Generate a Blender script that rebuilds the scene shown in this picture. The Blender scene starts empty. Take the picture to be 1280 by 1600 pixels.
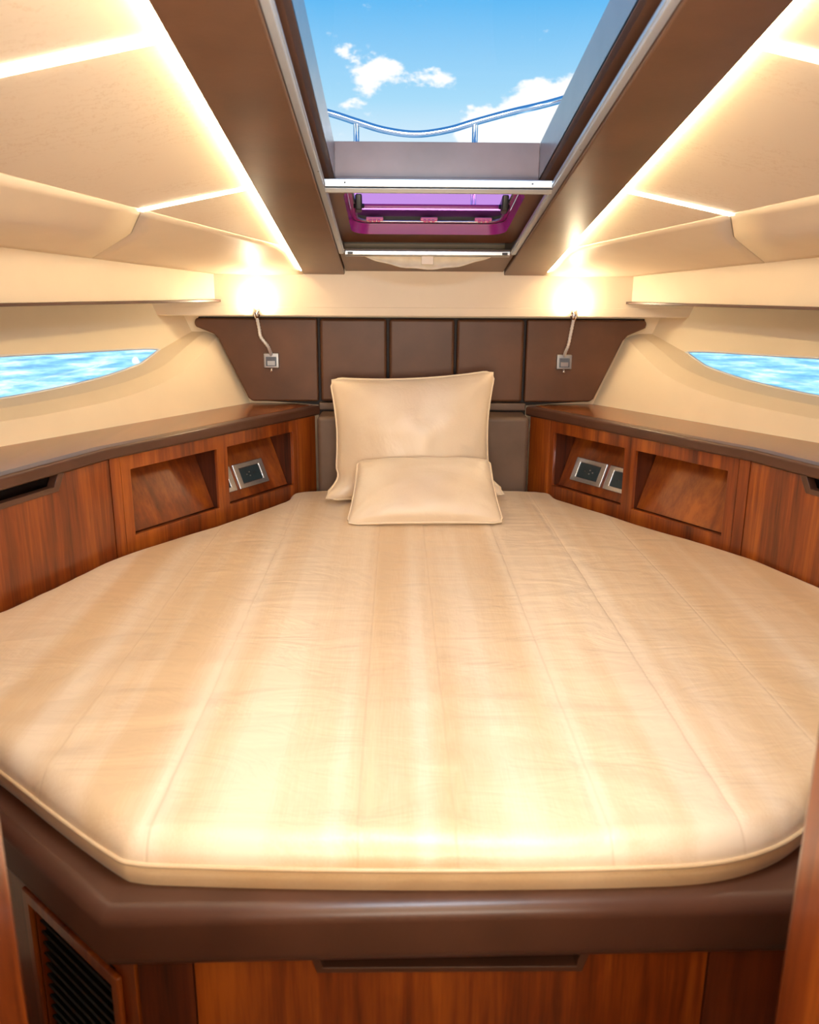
import bpy, bmesh, math, random
from mathutils import Vector, Matrix, noise
D = math.radians
random.seed(7)
sc = bpy.context.scene
col = sc.collection
# ------------------------------------------------------------------ camera
cd = bpy.data.cameras.new('camera'); cam = bpy.data.objects.new('camera', cd); col.objects.link(cam)
cd.sensor_fit = 'VERTICAL'; cd.sensor_height = 32.0; cd.sensor_width = 32.0; cd.lens = 26.0
cd.clip_start = 0.02; cd.clip_end = 2000
cam.matrix_world = (Matrix.Translation((-.09, 0, 1.45)) @ Matrix.Rotation(D(-.9), 4, 'Z')
                    @ Matrix.Rotation(D(90 - 15.1), 4, 'X') @ Matrix.Rotation(D(.35), 4, 'Z'))
cd.dof.use_dof = True; cd.dof.focus_distance = 2.6; cd.dof.aperture_fstop = 5.6
sc.camera = cam
# ------------------------------------------------------------------ world, sun, lights, exposure
sc.view_settings.view_transform = 'Standard'; sc.view_settings.look = 'None'
sc.view_settings.gamma = 1.0; sc.view_settings.use_curve_mapping = False
sc.view_settings.exposure = 0.48
w = bpy.data.worlds.new('world'); sc.world = w; w.use_nodes = True
nt = w.node_tree; nt.nodes.clear()
def N(nt, t, **k):
    n = nt.nodes.new(t)
    for a, b in k.items():
        if a.startswith('i_'):
            n.inputs[a[2:].replace('_', ' ')].default_value = b
        else: setattr(n, a, b)
    return n
def math_(nt, op, a, b=None, clamp=False):
    n = nt.nodes.new('ShaderNodeMath'); n.operation = op; n.use_clamp = clamp
    for i, v in enumerate((a, b)):
        if v is None: continue
        if isinstance(v, (int, float)): n.inputs[i].default_value = v
        else: nt.links.new(v, n.inputs[i])
    return n.outputs[0]
def ramp(nt, fac, stops, interp='LINEAR'):
    r = nt.nodes.new('ShaderNodeValToRGB'); r.color_ramp.interpolation = interp
    el = r.color_ramp.elements
    while len(el) < len(stops): el.new(.5)
    for e, (p, c) in zip(el, stops):
        e.position = p; e.color = (c[0], c[1], c[2], 1) if not isinstance(c, (int, float)) else (c, c, c, 1)
    nt.links.new(fac, r.inputs[0]); return r.outputs[0]
tc = N(nt, 'ShaderNodeTexCoord'); gen = tc.outputs['Generated']
sep = N(nt, 'ShaderNodeSeparateXYZ'); nt.links.new(gen, sep.inputs[0])
sky = ramp(nt, sep.outputs[2], [(0.0, (.78, .88, .95)), (.155, (.66, .83, .95)), (.195, (.40, .71, .93)), (.285, (.12, .48, .88)), (.45, (.07, .35, .78)), (1.0, (.04, .22, .62))])
mp = N(nt, 'ShaderNodeMapping'); mp.inputs['Scale'].default_value = (1, 1, 1.9); nt.links.new(gen, mp.inputs[0])
n1 = N(nt, 'ShaderNodeTexNoise'); n1.inputs['Scale'].default_value = 22; n1.inputs['Detail'].default_value = 9; n1.inputs['Roughness'].default_value = .6
nt.links.new(mp.outputs[0], n1.inputs['Vector'])
tot = math_(nt, 'MULTIPLY', math_(nt, 'SUBTRACT', n1.outputs[0], .52), 1.7)
for (c, r, a) in (((-.032, .974, .219), .045, .62), ((-.062, .968, .240), .034, .30), ((-.014, .974, .226), .026, .30), ((.040, .975, .216), .030, .50),
                  ((.165, .970, .160), .115, 1.25), ((.195, .960, .205), .045, .55), ((.10, .98, .150), .06, .8),
                  ((-.04, .98, .190), .035, .25), ((-.45, .85, .25), .16, .8), ((.6, .75, .3), .18, .8), ((-.8, -.5, .3), .2, .8), ((.3, -.9, .25), .2, .8)):
    vd = N(nt, 'ShaderNodeVectorMath', operation='DISTANCE'); nt.links.new(mp.outputs[0], vd.inputs[0]); vd.inputs[1].default_value = Vector((c[0], c[1], c[2] * 1.9))
    q = math_(nt, 'DIVIDE', vd.outputs['Value'], r)
    g = math_(nt, 'MULTIPLY', math_(nt, 'SUBTRACT', 1.0, q, True), a)
    tot = math_(nt, 'ADD', tot, g)
cm = ramp(nt, math_(nt, 'SUBTRACT', tot, .0), [(.20, 0.0), (.40, 1.0)], 'EASE')
mx = N(nt, 'ShaderNodeMix', data_type='RGBA'); nt.links.new(cm, mx.inputs[0]); nt.links.new(sky, mx.inputs[6]); mx.inputs[7].default_value = (1.02, 1.02, 1.02, 1)
bg = N(nt, 'ShaderNodeBackground'); nt.links.new(mx.outputs[2], bg.inputs[0]); bg.inputs[1].default_value = .76
wo = N(nt, 'ShaderNodeOutputWorld'); nt.links.new(bg.outputs[0], wo.inputs[0])

sd = bpy.data.lights.new('sun', 'SUN'); sd.energy = 13.0; sd.angle = D(.6); sd.color = (1, .96, .9)
so = bpy.data.objects.new('sun', sd); col.objects.link(so)
so.rotation_euler = Vector((.10, -.97, .22)).to_track_quat('Z', 'Y').to_euler()
def area(name, loc, target, sx, sy, e, c):
    l = bpy.data.lights.new(name, 'AREA'); l.shape = 'RECTANGLE'; l.size = sx; l.size_y = sy; l.energy = e; l.color = c
    o = bpy.data.objects.new(name, l); col.objects.link(o); o.location = loc
    o.rotation_euler = (Vector(loc) - Vector(target)).to_track_quat('Z', 'Y').to_euler(); return o
WARM = (1.0, .70, .40)
area('added_bed_fill', (0, .74, 1.83), (0, 1.12, .77), .5, .2, 6.6, (.74, .87, 1.0))  # cool fill added out of view between the beams, whitens the near bed
area('added_ceiling_fill', (0, -.15, 1.28), (0, .62, 2.2), .9, .5, 31, (1.0, .87, .70))  # unseen upward fill added behind the camera to brighten the headliner

# ------------------------------------------------------------------ helpers
def tag(o, label=None, cat=None, group=None, kind=None):
    if label: o['label'] = label
    if cat: o['category'] = cat
    if group: o['group'] = group
    if kind: o['kind'] = kind
    return o
def empty(name, loc, **k):
    o = bpy.data.objects.new(name, None); col.objects.link(o); o.location = loc; o.empty_display_size = .05
    return tag(o, **k)
def base_of(p):
    v = Vector((0, 0, 0))
    while p is not None: v += p.location; p = p.parent
    return v
def mesh(name, verts, faces, mat, parent=None, smooth=False, bevel=0, seg=2, kind=None, recalc=True, solid=0, wn=False):
    me = bpy.data.meshes.new(name)
    verts = [Vector(v) for v in verts]
    if parent is not None:
        b = base_of(parent); loc = Vector((0, 0, 0))
        verts = [v - b for v in verts]
    else:
        loc = sum(verts, Vector()) / len(verts); verts = [v - loc for v in verts]
    me.from_pydata([tuple(v) for v in verts], [], faces)
    if recalc:
        bm = bmesh.new(); bm.from_mesh(me); bmesh.ops.remove_doubles(bm, verts=bm.verts, dist=1e-6)
        bmesh.ops.recalc_face_normals(bm, faces=bm.faces); bm.to_mesh(me); bm.free()
    me.materials.append(mat)
    o = bpy.data.objects.new(name, me); col.objects.link(o); o.location = loc
    if parent is not None: o.parent = parent
    if solid:
        m = o.modifiers.new('s', 'SOLIDIFY'); m.thickness = solid; m.offset = 0
    if bevel:
        m = o.modifiers.new('b', 'BEVEL'); m.width = bevel; m.segments = seg; m.limit_method = 'ANGLE'; m.angle_limit = D(35)
        smooth = True
    if smooth:
        for p in me.polygons: p.use_smooth = True
        if wn:
            me.set_sharp_from_angle(angle=D(50)); o.modifiers.new('w', 'WEIGHTED_NORMAL')
        if bevel:
            me.set_sharp_from_angle(angle=D(50))
            m = o.modifiers.new('w', 'WEIGHTED_NORMAL')
    if kind: o['kind'] = kind
    return o
def boxv(c, ax, ay, az):
    c, ax, ay, az = map(Vector, (c, ax, ay, az))
    v = [c + ax * i + ay * j + az * k for i in (-1, 1) for j in (-1, 1) for k in (-1, 1)]
    f = [(0, 1, 3, 2), (4, 6, 7, 5), (0, 4, 5, 1), (2, 3, 7, 6), (0, 2, 6, 4), (1, 5, 7, 3)]
    return v, f
def box(name, x0, x1, y0, y1, z0, z1, mat, parent=None, **k):
    c = ((x0 + x1) / 2, (y0 + y1) / 2, (z0 + z1) / 2)
    v, f = boxv(c, (abs(x1 - x0) / 2, 0, 0), (0, abs(y1 - y0) / 2, 0), (0, 0, abs(z1 - z0) / 2))
    return mesh(name, v, f, mat, parent, **k)
def prism(name, pts, ext, mat, parent=None, **k):
    ext = Vector(ext); n = len(pts); P = [Vector(p) for p in pts]
    v = P + [p + ext for p in P]
    f = [tuple(range(n)), tuple(range(2 * n - 1, n - 1, -1))] + [(i, (i + 1) % n, n + (i + 1) % n, n + i) for i in range(n)]
    return mesh(name, v, f, mat, parent, **k)
def tubev(pts, r, n=10, closed=False):
    pts = [Vector(p) for p in pts]; m = len(pts); V = []; F = []
    prev = None
    for i, p in enumerate(pts):
        if closed: t = pts[(i + 1) % m] - pts[i - 1]
        else: t = pts[min(i + 1, m - 1)] - pts[max(i - 1, 0)]
        t.normalize()
        if prev is None:
            up = Vector((0, 0, 1)) if abs(t.z) < .9 else Vector((1, 0, 0)); a = t.cross(up).normalized()
        else: a = (prev - t * prev.dot(t)).normalized()
        prev = a; b = t.cross(a)
        rr = r[i] if isinstance(r, (list, tuple)) else r
        for k in range(n):
            an = 2 * math.pi * k / n; V.append(p + a * math.cos(an) * rr + b * math.sin(an) * rr)
    for i in range(m if closed else m - 1):
        j = (i + 1) % m
        for k in range(n):
            F.append((i * n + k, i * n + (k + 1) % n, j * n + (k + 1) % n, j * n + k))
    if not closed: F += [tuple(range(n - 1, -1, -1)), tuple((m - 1) * n + k for k in range(n))]
    return V, F
def tube(name, pts, r, mat, parent=None, n=10, closed=False, **k):
    V, F = tubev(pts, r, n, closed); return mesh(name, V, F, mat, parent, smooth=True, **k)
def smooth_path(pts, n=8, closed=False):
    P = [Vector(p) for p in pts]; m = len(P); out = []
    for i in range(m if closed else m - 1):
        if closed: a, b, c, d = P[i - 1], P[i], P[(i + 1) % m], P[(i + 2) % m]
        else: a, b, c, d = P[max(i - 1, 0)], P[i], P[i + 1], P[min(i + 2, m - 1)]
        for k in range(n):
            t = k / n
            out.append(.5 * ((2 * b) + (c - a) * t + (2 * a - 5 * b + 4 * c - d) * t * t + (-a + 3 * b - 3 * c + d) * t ** 3))
    if not closed: out.append(P[-1])
    return out
def sweep(name, path, prof, mat, parent=None, **k):
    """sweep closed profile [(o, z)] along a plan path [(x, y, z)], o = offset to the left of travel, mitred"""
    P = [Vector(p) for p in path]; m = len(P); n = len(prof); V = []; F = []
    for i, p in enumerate(P):
        ns = []
        for a, b in ((i - 1, i), (i, i + 1)):
            if a < 0 or b >= m: continue
            d = (P[b] - P[a]); d.z = 0; d.normalize(); ns.append(Vector((-d.y, d.x, 0)))
        nn = sum(ns, Vector()); nn.normalize(); s = 1 / max(.3, nn.dot(ns[0]))
        for (o, z) in prof: V.append(p + nn * o * s + Vector((0, 0, z)))
    for i in range(m - 1):
        for j in range(n): F.append((i * n + j, i * n + (j + 1) % n, (i + 1) * n + (j + 1) % n, (i + 1) * n + j))
    F += [tuple(range(n)), tuple((m - 1) * n + j for j in range(n - 1, -1, -1))]
    return mesh(name, V, F, mat, parent, **k)
def roundprof(w, h, r, n=4):
    """rounded rectangle from (0,0) to (w,h)"""
    out = []
    for cx, cy, a0 in ((w - r, r, -90), (w - r, h - r, 0), (r, h - r, 90), (r, r, 180)):
        for k in range(n + 1):
            a = D(a0 + 90 * k / n); out.append((cx + r * math.cos(a), cy + r * math.sin(a)))
    return out
def cellplate(name, P, sc_, zc, holes, th, mat, parent=None, **k):
    """plate on grid cuts sc_ x zc with some cells open; P(s, z, d) -> point"""
    V = []; F = []; idx = {}
    def v(i, j, d):
        if (i, j, d) not in idx: idx[(i, j, d)] = len(V); V.append(P(sc_[i], zc[j], th * d))
        return idx[(i, j, d)]
    S = {(i, j) for i in range(len(sc_) - 1) for j in range(len(zc) - 1)} - set(holes)
    for (i, j) in S:
        F.append((v(i, j, 0), v(i + 1, j, 0), v(i + 1, j + 1, 0), v(i, j + 1, 0)))
        F.append((v(i, j + 1, 1), v(i + 1, j + 1, 1), v(i + 1, j, 1), v(i, j, 1)))
        for (di, dj, a, b) in ((-1, 0, (0, 0), (0, 1)), (1, 0, (1, 0), (1, 1)), (0, -1, (0, 0), (1, 0)), (0, 1, (0, 1), (1, 1))):
            if (i + di, j + dj) not in S:
                F.append((v(i + a[0], j + a[1], 0), v(i + b[0], j + b[1], 0), v(i + b[0], j + b[1], 1), v(i + a[0], j + a[1], 1)))
    return mesh(name, V, F, mat, parent, **k)

# ------------------------------------------------------------------ materials
def newmat(name):
    m = bpy.data.materials.new(name); m.use_nodes = True
    nt = m.node_tree; b = nt.nodes['Principled BSDF']; return m, nt, b
def objco(nt, scale=(1, 1, 1), rot=(0, 0, 0)):
    t = nt.nodes.new('ShaderNodeTexCoord'); mp = nt.nodes.new('ShaderNodeMapping')
    mp.inputs['Scale'].default_value = scale; mp.inputs['Rotation'].default_value = rot
    nt.links.new(t.outputs['Object'], mp.inputs[0]); return mp.outputs[0]
def noise_(nt, vec, scale, detail=4, rough=.5, dist=0):
    n = nt.nodes.new('ShaderNodeTexNoise'); nt.links.new(vec, n.inputs['Vector'])
    n.inputs['Scale'].default_value = scale; n.inputs['Detail'].default_value = detail
    n.inputs['Roughness'].default_value = rough; n.inputs['Distortion'].default_value = dist
    return n.outputs[0]
def bump(nt, b, h, strength=.2, dist=.001):
    n = nt.nodes.new('ShaderNodeBump'); n.inputs['Strength'].default_value = strength; n.inputs['Distance'].default_value = dist
    nt.links.new(h, n.inputs['Height']); nt.links.new(n.outputs[0], b.inputs['Normal'])
def wood(name, axis='z', dark=(.085, .015, .004), mid=(.23, .047, .007), lite=(.42, .108, .012), rough=.3, coat=.35, yaw=0, k=1.0):
    m, nt, b = newmat(name)
    sc_ = {'z': (26, 26, 1.3), 'x': (1.3, 26, 26), 'y': (26, 1.3, 26)}[axis]; sc_ = tuple(q * k if q > 5 else q for q in sc_)
    v = objco(nt, sc_, (0, 0, yaw))
    a = noise_(nt, v, 1.0, 5, .62, .35)
    v2 = objco(nt, tuple(s * 5 for s in sc_), (0, 0, yaw)); c = noise_(nt, v2, 1.0, 3, .7)
    v3 = objco(nt, tuple(s * .28 for s in sc_), (0, 0, yaw)); e = noise_(nt, v3, 1.0, 3, .5, .6)
    s = math_(nt, 'ADD', math_(nt, 'MULTIPLY', a, .55), math_(nt, 'ADD', math_(nt, 'MULTIPLY', c, .2), math_(nt, 'MULTIPLY', e, .3)))
    cr = ramp(nt, s, [(.39, dark), (.52, mid), (.65, lite)])
    nt.links.new(cr, b.inputs['Base Color']); b.inputs['Roughness'].default_value = rough
    b.inputs['Coat Weight'].default_value = coat; b.inputs['Coat Roughness'].default_value = .12
    bump(nt, b, c, .08, .0006); return m
def leather(name, colr, rough=.42, bs=.25, scale=260, var=.15):
    m, nt, b = newmat(name)
    v = objco(nt); a = noise_(nt, v, scale, 3, .6); c = noise_(nt, v, 9, 3, .5)
    cr = ramp(nt, c, [(.3, tuple(x * (1 - var) for x in colr)), (.7, tuple(x * (1 + var) for x in colr))])
    nt.links.new(cr, b.inputs['Base Color']); b.inputs['Roughness'].default_value = rough
    bump(nt, b, a, bs, .0006); return m
def plain(name, colr, rough=.5, metal=0, **k):
    m, nt, b = newmat(name); b.inputs['Base Color'].default_value = (*colr, 1)
    b.inputs['Roughness'].default_value = rough; b.inputs['Metallic'].default_value = metal
    for a, v in k.items(): b.inputs[a].default_value = v
    v = objco(nt); n = noise_(nt, v, 60, 2, .5)
    r = math_(nt, 'ADD', math_(nt, 'MULTIPLY', n, .1), max(0.0, rough - .05)); nt.links.new(r, b.inputs['Roughness'])
    return m
def emit(name, colr, s):
    m, nt, b = newmat(name); b.inputs['Base Color'].default_value = (0, 0, 0, 1); b.inputs['Roughness'].default_value = .6
    b.inputs['Emission Color'].default_value = (*colr, 1); b.inputs['Emission Strength'].default_value = s; return m
M = {}
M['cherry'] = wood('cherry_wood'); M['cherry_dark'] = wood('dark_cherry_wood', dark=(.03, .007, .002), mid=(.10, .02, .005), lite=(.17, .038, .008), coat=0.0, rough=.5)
M['cherry_slope'] = wood('sloping_cherry_wood', k=.42)
M['cherry_top'] = wood('shelf_top_wood', 'y', dark=(.10, .028, .008), mid=(.24, .075, .02), lite=(.38, .14, .04), rough=.26, coat=.3)
M['leather'] = leather('brown_leather', (.088, .036, .021), .36)
M['leather'].node_tree.nodes['Principled BSDF'].inputs['Coat Weight'].default_value = .3; M['leather'].node_tree.nodes['Principled BSDF'].inputs['Coat Roughness'].default_value = .3
M['leather_head'] = leather('headboard_leather', (.115, .047, .021), .46)
M['leather_low'] = leather('taupe_leather', (.14, .088, .062), .5)
M['beam'] = leather('beam_leather', (.12, .052, .026), .36, .2, 120)
M['mauve'] = leather('trunk_leather', (.24, .165, .165), .30, .2, 140)
M['trunk'] = leather('glossy_trunk_leather', (.19, .16, .18), .3, .12, 140); M['trunk'].node_tree.nodes['Principled BSDF'].inputs['Coat Weight'].default_value = .6
M['trunk'].node_tree.nodes['Principled BSDF'].inputs['Coat Roughness'].default_value = .25
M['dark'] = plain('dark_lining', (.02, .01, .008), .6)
M['alu'] = plain('brushed_aluminium', (.52, .55, .58), .32, 1)
M['outlet'] = plain('outlet_chrome', (.72, .74, .77), .24, .85)
M['stem'] = plain('satin_chrome', (.85, .85, .86), .3, .55)
M['plate'] = plain('bright_steel_face', (.22, .27, .34), .2, .5)
M['steel'] = plain('polished_steel', (.8, .82, .84), .12, 1)
M['chrome'] = plain('chrome', (.85, .85, .85), .1, 1)
M['black'] = plain('black_plastic', (.012, .012, .014), .35)
M['socket'] = plain('socket_face', (.03, .05, .06), .2)
M['grille'] = plain('grille_black', (.02, .022, .02), .35)
M['hull'] = leather('cream_hull_vinyl', (.90, .75, .53), .5, .05, 90, .02)
M['fascia'] = leather('cream_fascia_vinyl', (.88, .74, .56), .45, .05, 90, .02)
M['rail'] = plain('anodised_track', (.55, .62, .72), .3, .6)
M['outer'] = plain('white_gelcoat', (.8, .82, .84), .3)
def crinkle():
    m, nt, b = newmat('crinkled_ceiling_vinyl')
    v = objco(nt, (1, 1.6, 1)); d = noise_(nt, v, 5, 3, .6)
    vo = nt.nodes.new('ShaderNodeTexWave'); vo.wave_type = 'BANDS'; vo.bands_direction = 'Y'
    nt.links.new(v, vo.inputs['Vector']); vo.inputs['Scale'].default_value = 9; vo.inputs['Distortion'].default_value = 16
    vo.inputs['Detail'].default_value = 4; vo.inputs['Detail Scale'].default_value = 2.2; vo.inputs['Detail Roughness'].default_value = .7
    ln = ramp(nt, vo.outputs[1], [(0.0, 0.0), (.10, 1.0)])
    mask = math_(nt, 'MULTIPLY', math_(nt, 'SUBTRACT', 1.0, ln), ramp(nt, d, [(.42, 0.0), (.6, 1.0)]))
    cr = ramp(nt, mask, [(0, (.88, .74, .57)), (1, (.80, .64, .46))])
    nt.links.new(cr, b.inputs['Base Color']); b.inputs['Roughness'].default_value = .55
    bump(nt, b, mask, .25, .001); return m
M['ceil'] = crinkle()
def satin(name, c0, c1, seams=None):
    m, nt, b = newmat(name); v = objco(nt); sp = nt.nodes.new('ShaderNodeSeparateXYZ'); nt.links.new(v, sp.inputs[0])
    x = sp.outputs[0]
    vf = objco(nt, (420, 14, 420)); fi = noise_(nt, vf, 1, 1, .5)
    st = noise_(nt, objco(nt, (9, .35, 9) if seams else (5, 5, 2)), 1, 2, .5)
    s = math_(nt, 'ADD', math_(nt, 'MULTIPLY', st, .85), math_(nt, 'MULTIPLY', fi, .15))
    if seams:                                                           # woven pale stripes along the bed
        wv = math_(nt, 'POWER', math_(nt, 'ADD', math_(nt, 'MULTIPLY', math_(nt, 'COSINE', math_(nt, 'MULTIPLY', math_(nt, 'ADD', x, .052), 52.0)), .5), .5), 5.0)
        s = math_(nt, 'ADD', s, math_(nt, 'MULTIPLY', wv, .10))
    cr = ramp(nt, s, [(.38, c0), (.62, c1)])
    big = noise_(nt, objco(nt, (3.2, 6.5, 3)), 1.6, 4, .55, 1.2)
    fold = noise_(nt, objco(nt, (4, 17, 12)), 1.0, 2, .45, .9)
    h = math_(nt, 'ADD', math_(nt, 'MULTIPLY', fi, .00005), math_(nt, 'ADD', math_(nt, 'MULTIPLY', big, .010), math_(nt, 'MULTIPLY', fold, .003)))
    if seams:
        line = None
        for q in seams:
            d = math_(nt, 'ABSOLUTE', math_(nt, 'SUBTRACT', x, q)); l = math_(nt, 'SUBTRACT', 1.0, math_(nt, 'DIVIDE', d, .0032), True)
            line = l if line is None else math_(nt, 'MAXIMUM', line, l)
        mm = N(nt, 'ShaderNodeMix', data_type='RGBA'); nt.links.new(math_(nt, 'MULTIPLY', line, .22), mm.inputs[0]); nt.links.new(cr, mm.inputs[6])
        mm.inputs[7].default_value = (c0[0] * .75, c0[1] * .68, c0[2] * .6, 1); cr = mm.outputs[2]
        h = math_(nt, 'SUBTRACT', h, math_(nt, 'MULTIPLY', line, .0007))
    nt.links.new(cr, b.inputs['Base Color']); b.inputs['Roughness'].default_value = .42
    b.inputs['Specular IOR Level'].default_value = .7
    b.inputs['Coat Weight'].default_value = .35; b.inputs['Coat Roughness'].default_value = .42
    b.inputs['Sheen Weight'].default_value = .2; b.inputs['Sheen Roughness'].default_value = .4
    bump(nt, b, h, .5, 1.0); return m
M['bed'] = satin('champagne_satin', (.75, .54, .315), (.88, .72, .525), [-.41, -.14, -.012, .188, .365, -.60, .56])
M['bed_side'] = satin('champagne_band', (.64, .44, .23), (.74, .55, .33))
M['pillow'] = satin('pillow_satin', (.80, .64, .45), (.88, .75, .57))
M['pipe'] = plain('cream_piping', (.86, .72, .52), .45)
M['led'] = emit('led_strip_warm', (1, .76, .42), 36)
M['ledx'] = emit('led_bar_warm', (1, .84, .60), 14)
M['bulb'] = emit('lamp_lens', (1, .88, .66), 60)
def glass(name, tint, fres=.06, rough=0.0):
    m = bpy.data.materials.new(name); m.use_nodes = True; nt = m.node_tree; nt.nodes.clear()
    t = N(nt, 'ShaderNodeBsdfTransparent'); t.inputs[0].default_value = (*tint, 1)
    g = N(nt, 'ShaderNodeBsdfGlossy'); g.inputs['Roughness'].default_value = rough
    lw = N(nt, 'ShaderNodeLayerWeight'); lw.inputs[0].default_value = .12
    f = N(nt, 'ShaderNodeMath', operation='MULTIPLY'); nt.links.new(lw.outputs['Facing'], f.inputs[0]); f.inputs[1].default_value = .10
    x = N(nt, 'ShaderNodeMixShader'); o = N(nt, 'ShaderNodeOutputMaterial')
    nt.links.new(f.outputs[0], x.inputs[0]); nt.links.new(t.outputs[0], x.inputs[1]); nt.links.new(g.outputs[0], x.inputs[2]); nt.links.new(x.outputs[0], o.inputs[0])
    return m
M['glass'] = glass('clear_glass', (.97, .99, 1)); M['purple'] = glass('purple_acrylic', (.80, .34, .84))
def purp():
    m, nt, b = newmat('magenta_rim'); b.inputs['Base Color'].default_value = (.30, .02, .22, 1); b.inputs['Roughness'].default_value = .25
    b.inputs['Subsurface Weight'].default_value = 0; return m
M['rim'] = purp(); M['pink'] = plain('pink_hinge', (.75, .18, .32), .4); M['lilac'] = plain('lilac_frame', (.55, .25, .6), .3)
def seam():
    m, nt, b = newmat('sea_water')
    v = objco(nt, (1, .8, 1)); a = noise_(nt, v, .75, 5, .55, .2); c = noise_(nt, v, 4, 3, .6)
    s = math_(nt, 'ADD', math_(nt, 'MULTIPLY', a, .7), math_(nt, 'MULTIPLY', c, .3))
    cr = ramp(nt, s, [(.36, (.03, .24, .42)), (.45, (.12, .48, .66)), (.53, (.42, .76, .86)), (.60, (.95, 1, 1))])
    nt.links.new(cr, b.inputs['Base Color']); b.inputs['Roughness'].default_value = .3
    bump(nt, b, s, .6, .15); return m
M['sea'] = seam()
def blind():
    m, nt, b = newmat('cream_blind_cloth'); v = objco(nt); a = noise_(nt, v, 30, 3, .5)
    nt.links.new(ramp(nt, a, [(.3, (.72, .6, .42)), (.7, (.85, .74, .56))]), b.inputs['Base Color']); b.inputs['Roughness'].default_value = .8; return m
M['cloth'] = blind()
M['floor'] = wood('floor_teak', 'y', (.08, .04, .02), (.16, .09, .045), (.22, .13, .07), .5, .1)

# ------------------------------------------------------------------ geometry constants
YE = 2.88                                                            # where the beams end
tz = lambda y: 1.49 + (YE - y) * .1763                               # underside of the deck beams: it falls towards the bow
ceilz = lambda x, y: tz(y) + .018 - .2 * (abs(x) - .402)

# ------------------------------------------------------------------ sea and outside
sea = mesh('sea', [(-400, -200, -1.3), (400, -200, -1.3), (400, 900, -1.3), (-400, 900, -1.3)], [(0, 1, 2, 3)], M['sea'], recalc=False)
tag(sea, kind='structure')

# ------------------------------------------------------------------ floor, bulkhead, saloon behind the camera
st = dict(kind='structure')
box('floor', -3.0, 3.0, -1.6, 3.2, -.04, 0, M['floor'], **st)
for sx, nm in ((-1, 'wall_aft_left'), (1, 'wall_aft_right')):
    box(nm, sx * (.435 if sx < 0 else .275), sx * 2.9, .50, .60, 0, 2.08, M['cherry'], **st)
box('wall_back', -1.5, 1.5, -1.66, -1.6, 0, 2.1, M['hull'], **st)
for sx, nm in ((-1, 'wall_saloon_left'), (1, 'wall_saloon_right')):
    box(nm, sx * 1.2, sx * 1.26, -1.6, .50, 0, 2.1, M['hull'], **st)
box('ceiling', -1.26, 1.26, -1.6, .60, 2.06, 2.12, M['fascia'], **st)
# door jambs: two upright posts close to the camera
mesh('trim_1', *boxv((-.460, .545, 1.0), (.032, 0, 0), (0, .085, 0), (0, 0, 1.0)), M['jamb'] if 'jamb' in M else M['cherry'], bevel=.012, seg=3, **st)
mesh('trim_2', *boxv((.296, .545, 1.0), (.032, 0, 0), (0, .085, 0), (0, 0, 1.0)), M['cherry'], bevel=.012, seg=3, **st)

# ------------------------------------------------------------------ hull sides with windows
b0 = Vector((.61, 2.995, 1.05)); dh = Vector((.5, -.87, 0)).normalized(); uh = Vector((.10 / .23, 0, 1)); nh = Vector((.811, .466, -.353))
def hull_pt(sx, a, z, off=0):
    p = b0 + dh * a + nh * off; p = p + uh * (z - p.z); return Vector((p.x * sx, p.y, p.z))
def hull_a(x, y, z, off):                                            # station of a point along the hull side
    p = b0 + nh * off; p = p + uh * (z - p.z); return (Vector((abs(x), y, z)) - p).dot(dh)
def interp(tab, a):
    for (a0, z0), (a1, z1) in zip(tab, tab[1:]):
        if a <= a1: return z0 + (z1 - z0) * (a - a0) / (a1 - a0)
    return tab[-1][1]
def smtab(tab, n=6): return [(p.x, p.y) for p in smooth_path([(a, z, 0) for a, z in tab], n)]
cre = [(hull_a(*p, 0), p[2]) for p in ((-.723, 2.969, 1.276), (-.797, 2.765, 1.176), (-.902, 2.544, 1.128), (-1.039, 2.292, 1.110), (-1.119, 2.159, 1.108), (-1.45, 1.58, 1.10), (-2.0, .62, 1.10))]
cre = smtab(cre); cre = [(cre[0][0] - .12, cre[0][1] + .04)] + cre
OFF = .07
tip = (hull_a(.876, 2.828, 1.246, OFF), 1.246)
wlo = smtab([tip] + [(hull_a(*p, OFF), p[2]) for p in ((-.905, 2.76, 1.217), (-.929, 2.705, 1.200), (-1.012, 2.533, 1.172), (-1.162, 2.263, 1.152), (-1.4, 1.85, 1.148), (-1.62, 1.47, 1.160), (-1.70, 1.33, 1.20))])
whi = smtab([tip] + [(hull_a(*p, OFF), p[2]) for p in ((-.91, 2.77, 1.253), (-1.048, 2.54, 1.258), (-1.176, 2.322, 1.263), (-1.4, 1.95, 1.268), (-1.60, 1.58, 1.262), (-1.70, 1.36, 1.235))])
corner = (hull_a(.801, 3.004, 1.303, OFF), 1.303)
aEnd = cre[-1][0]
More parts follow.
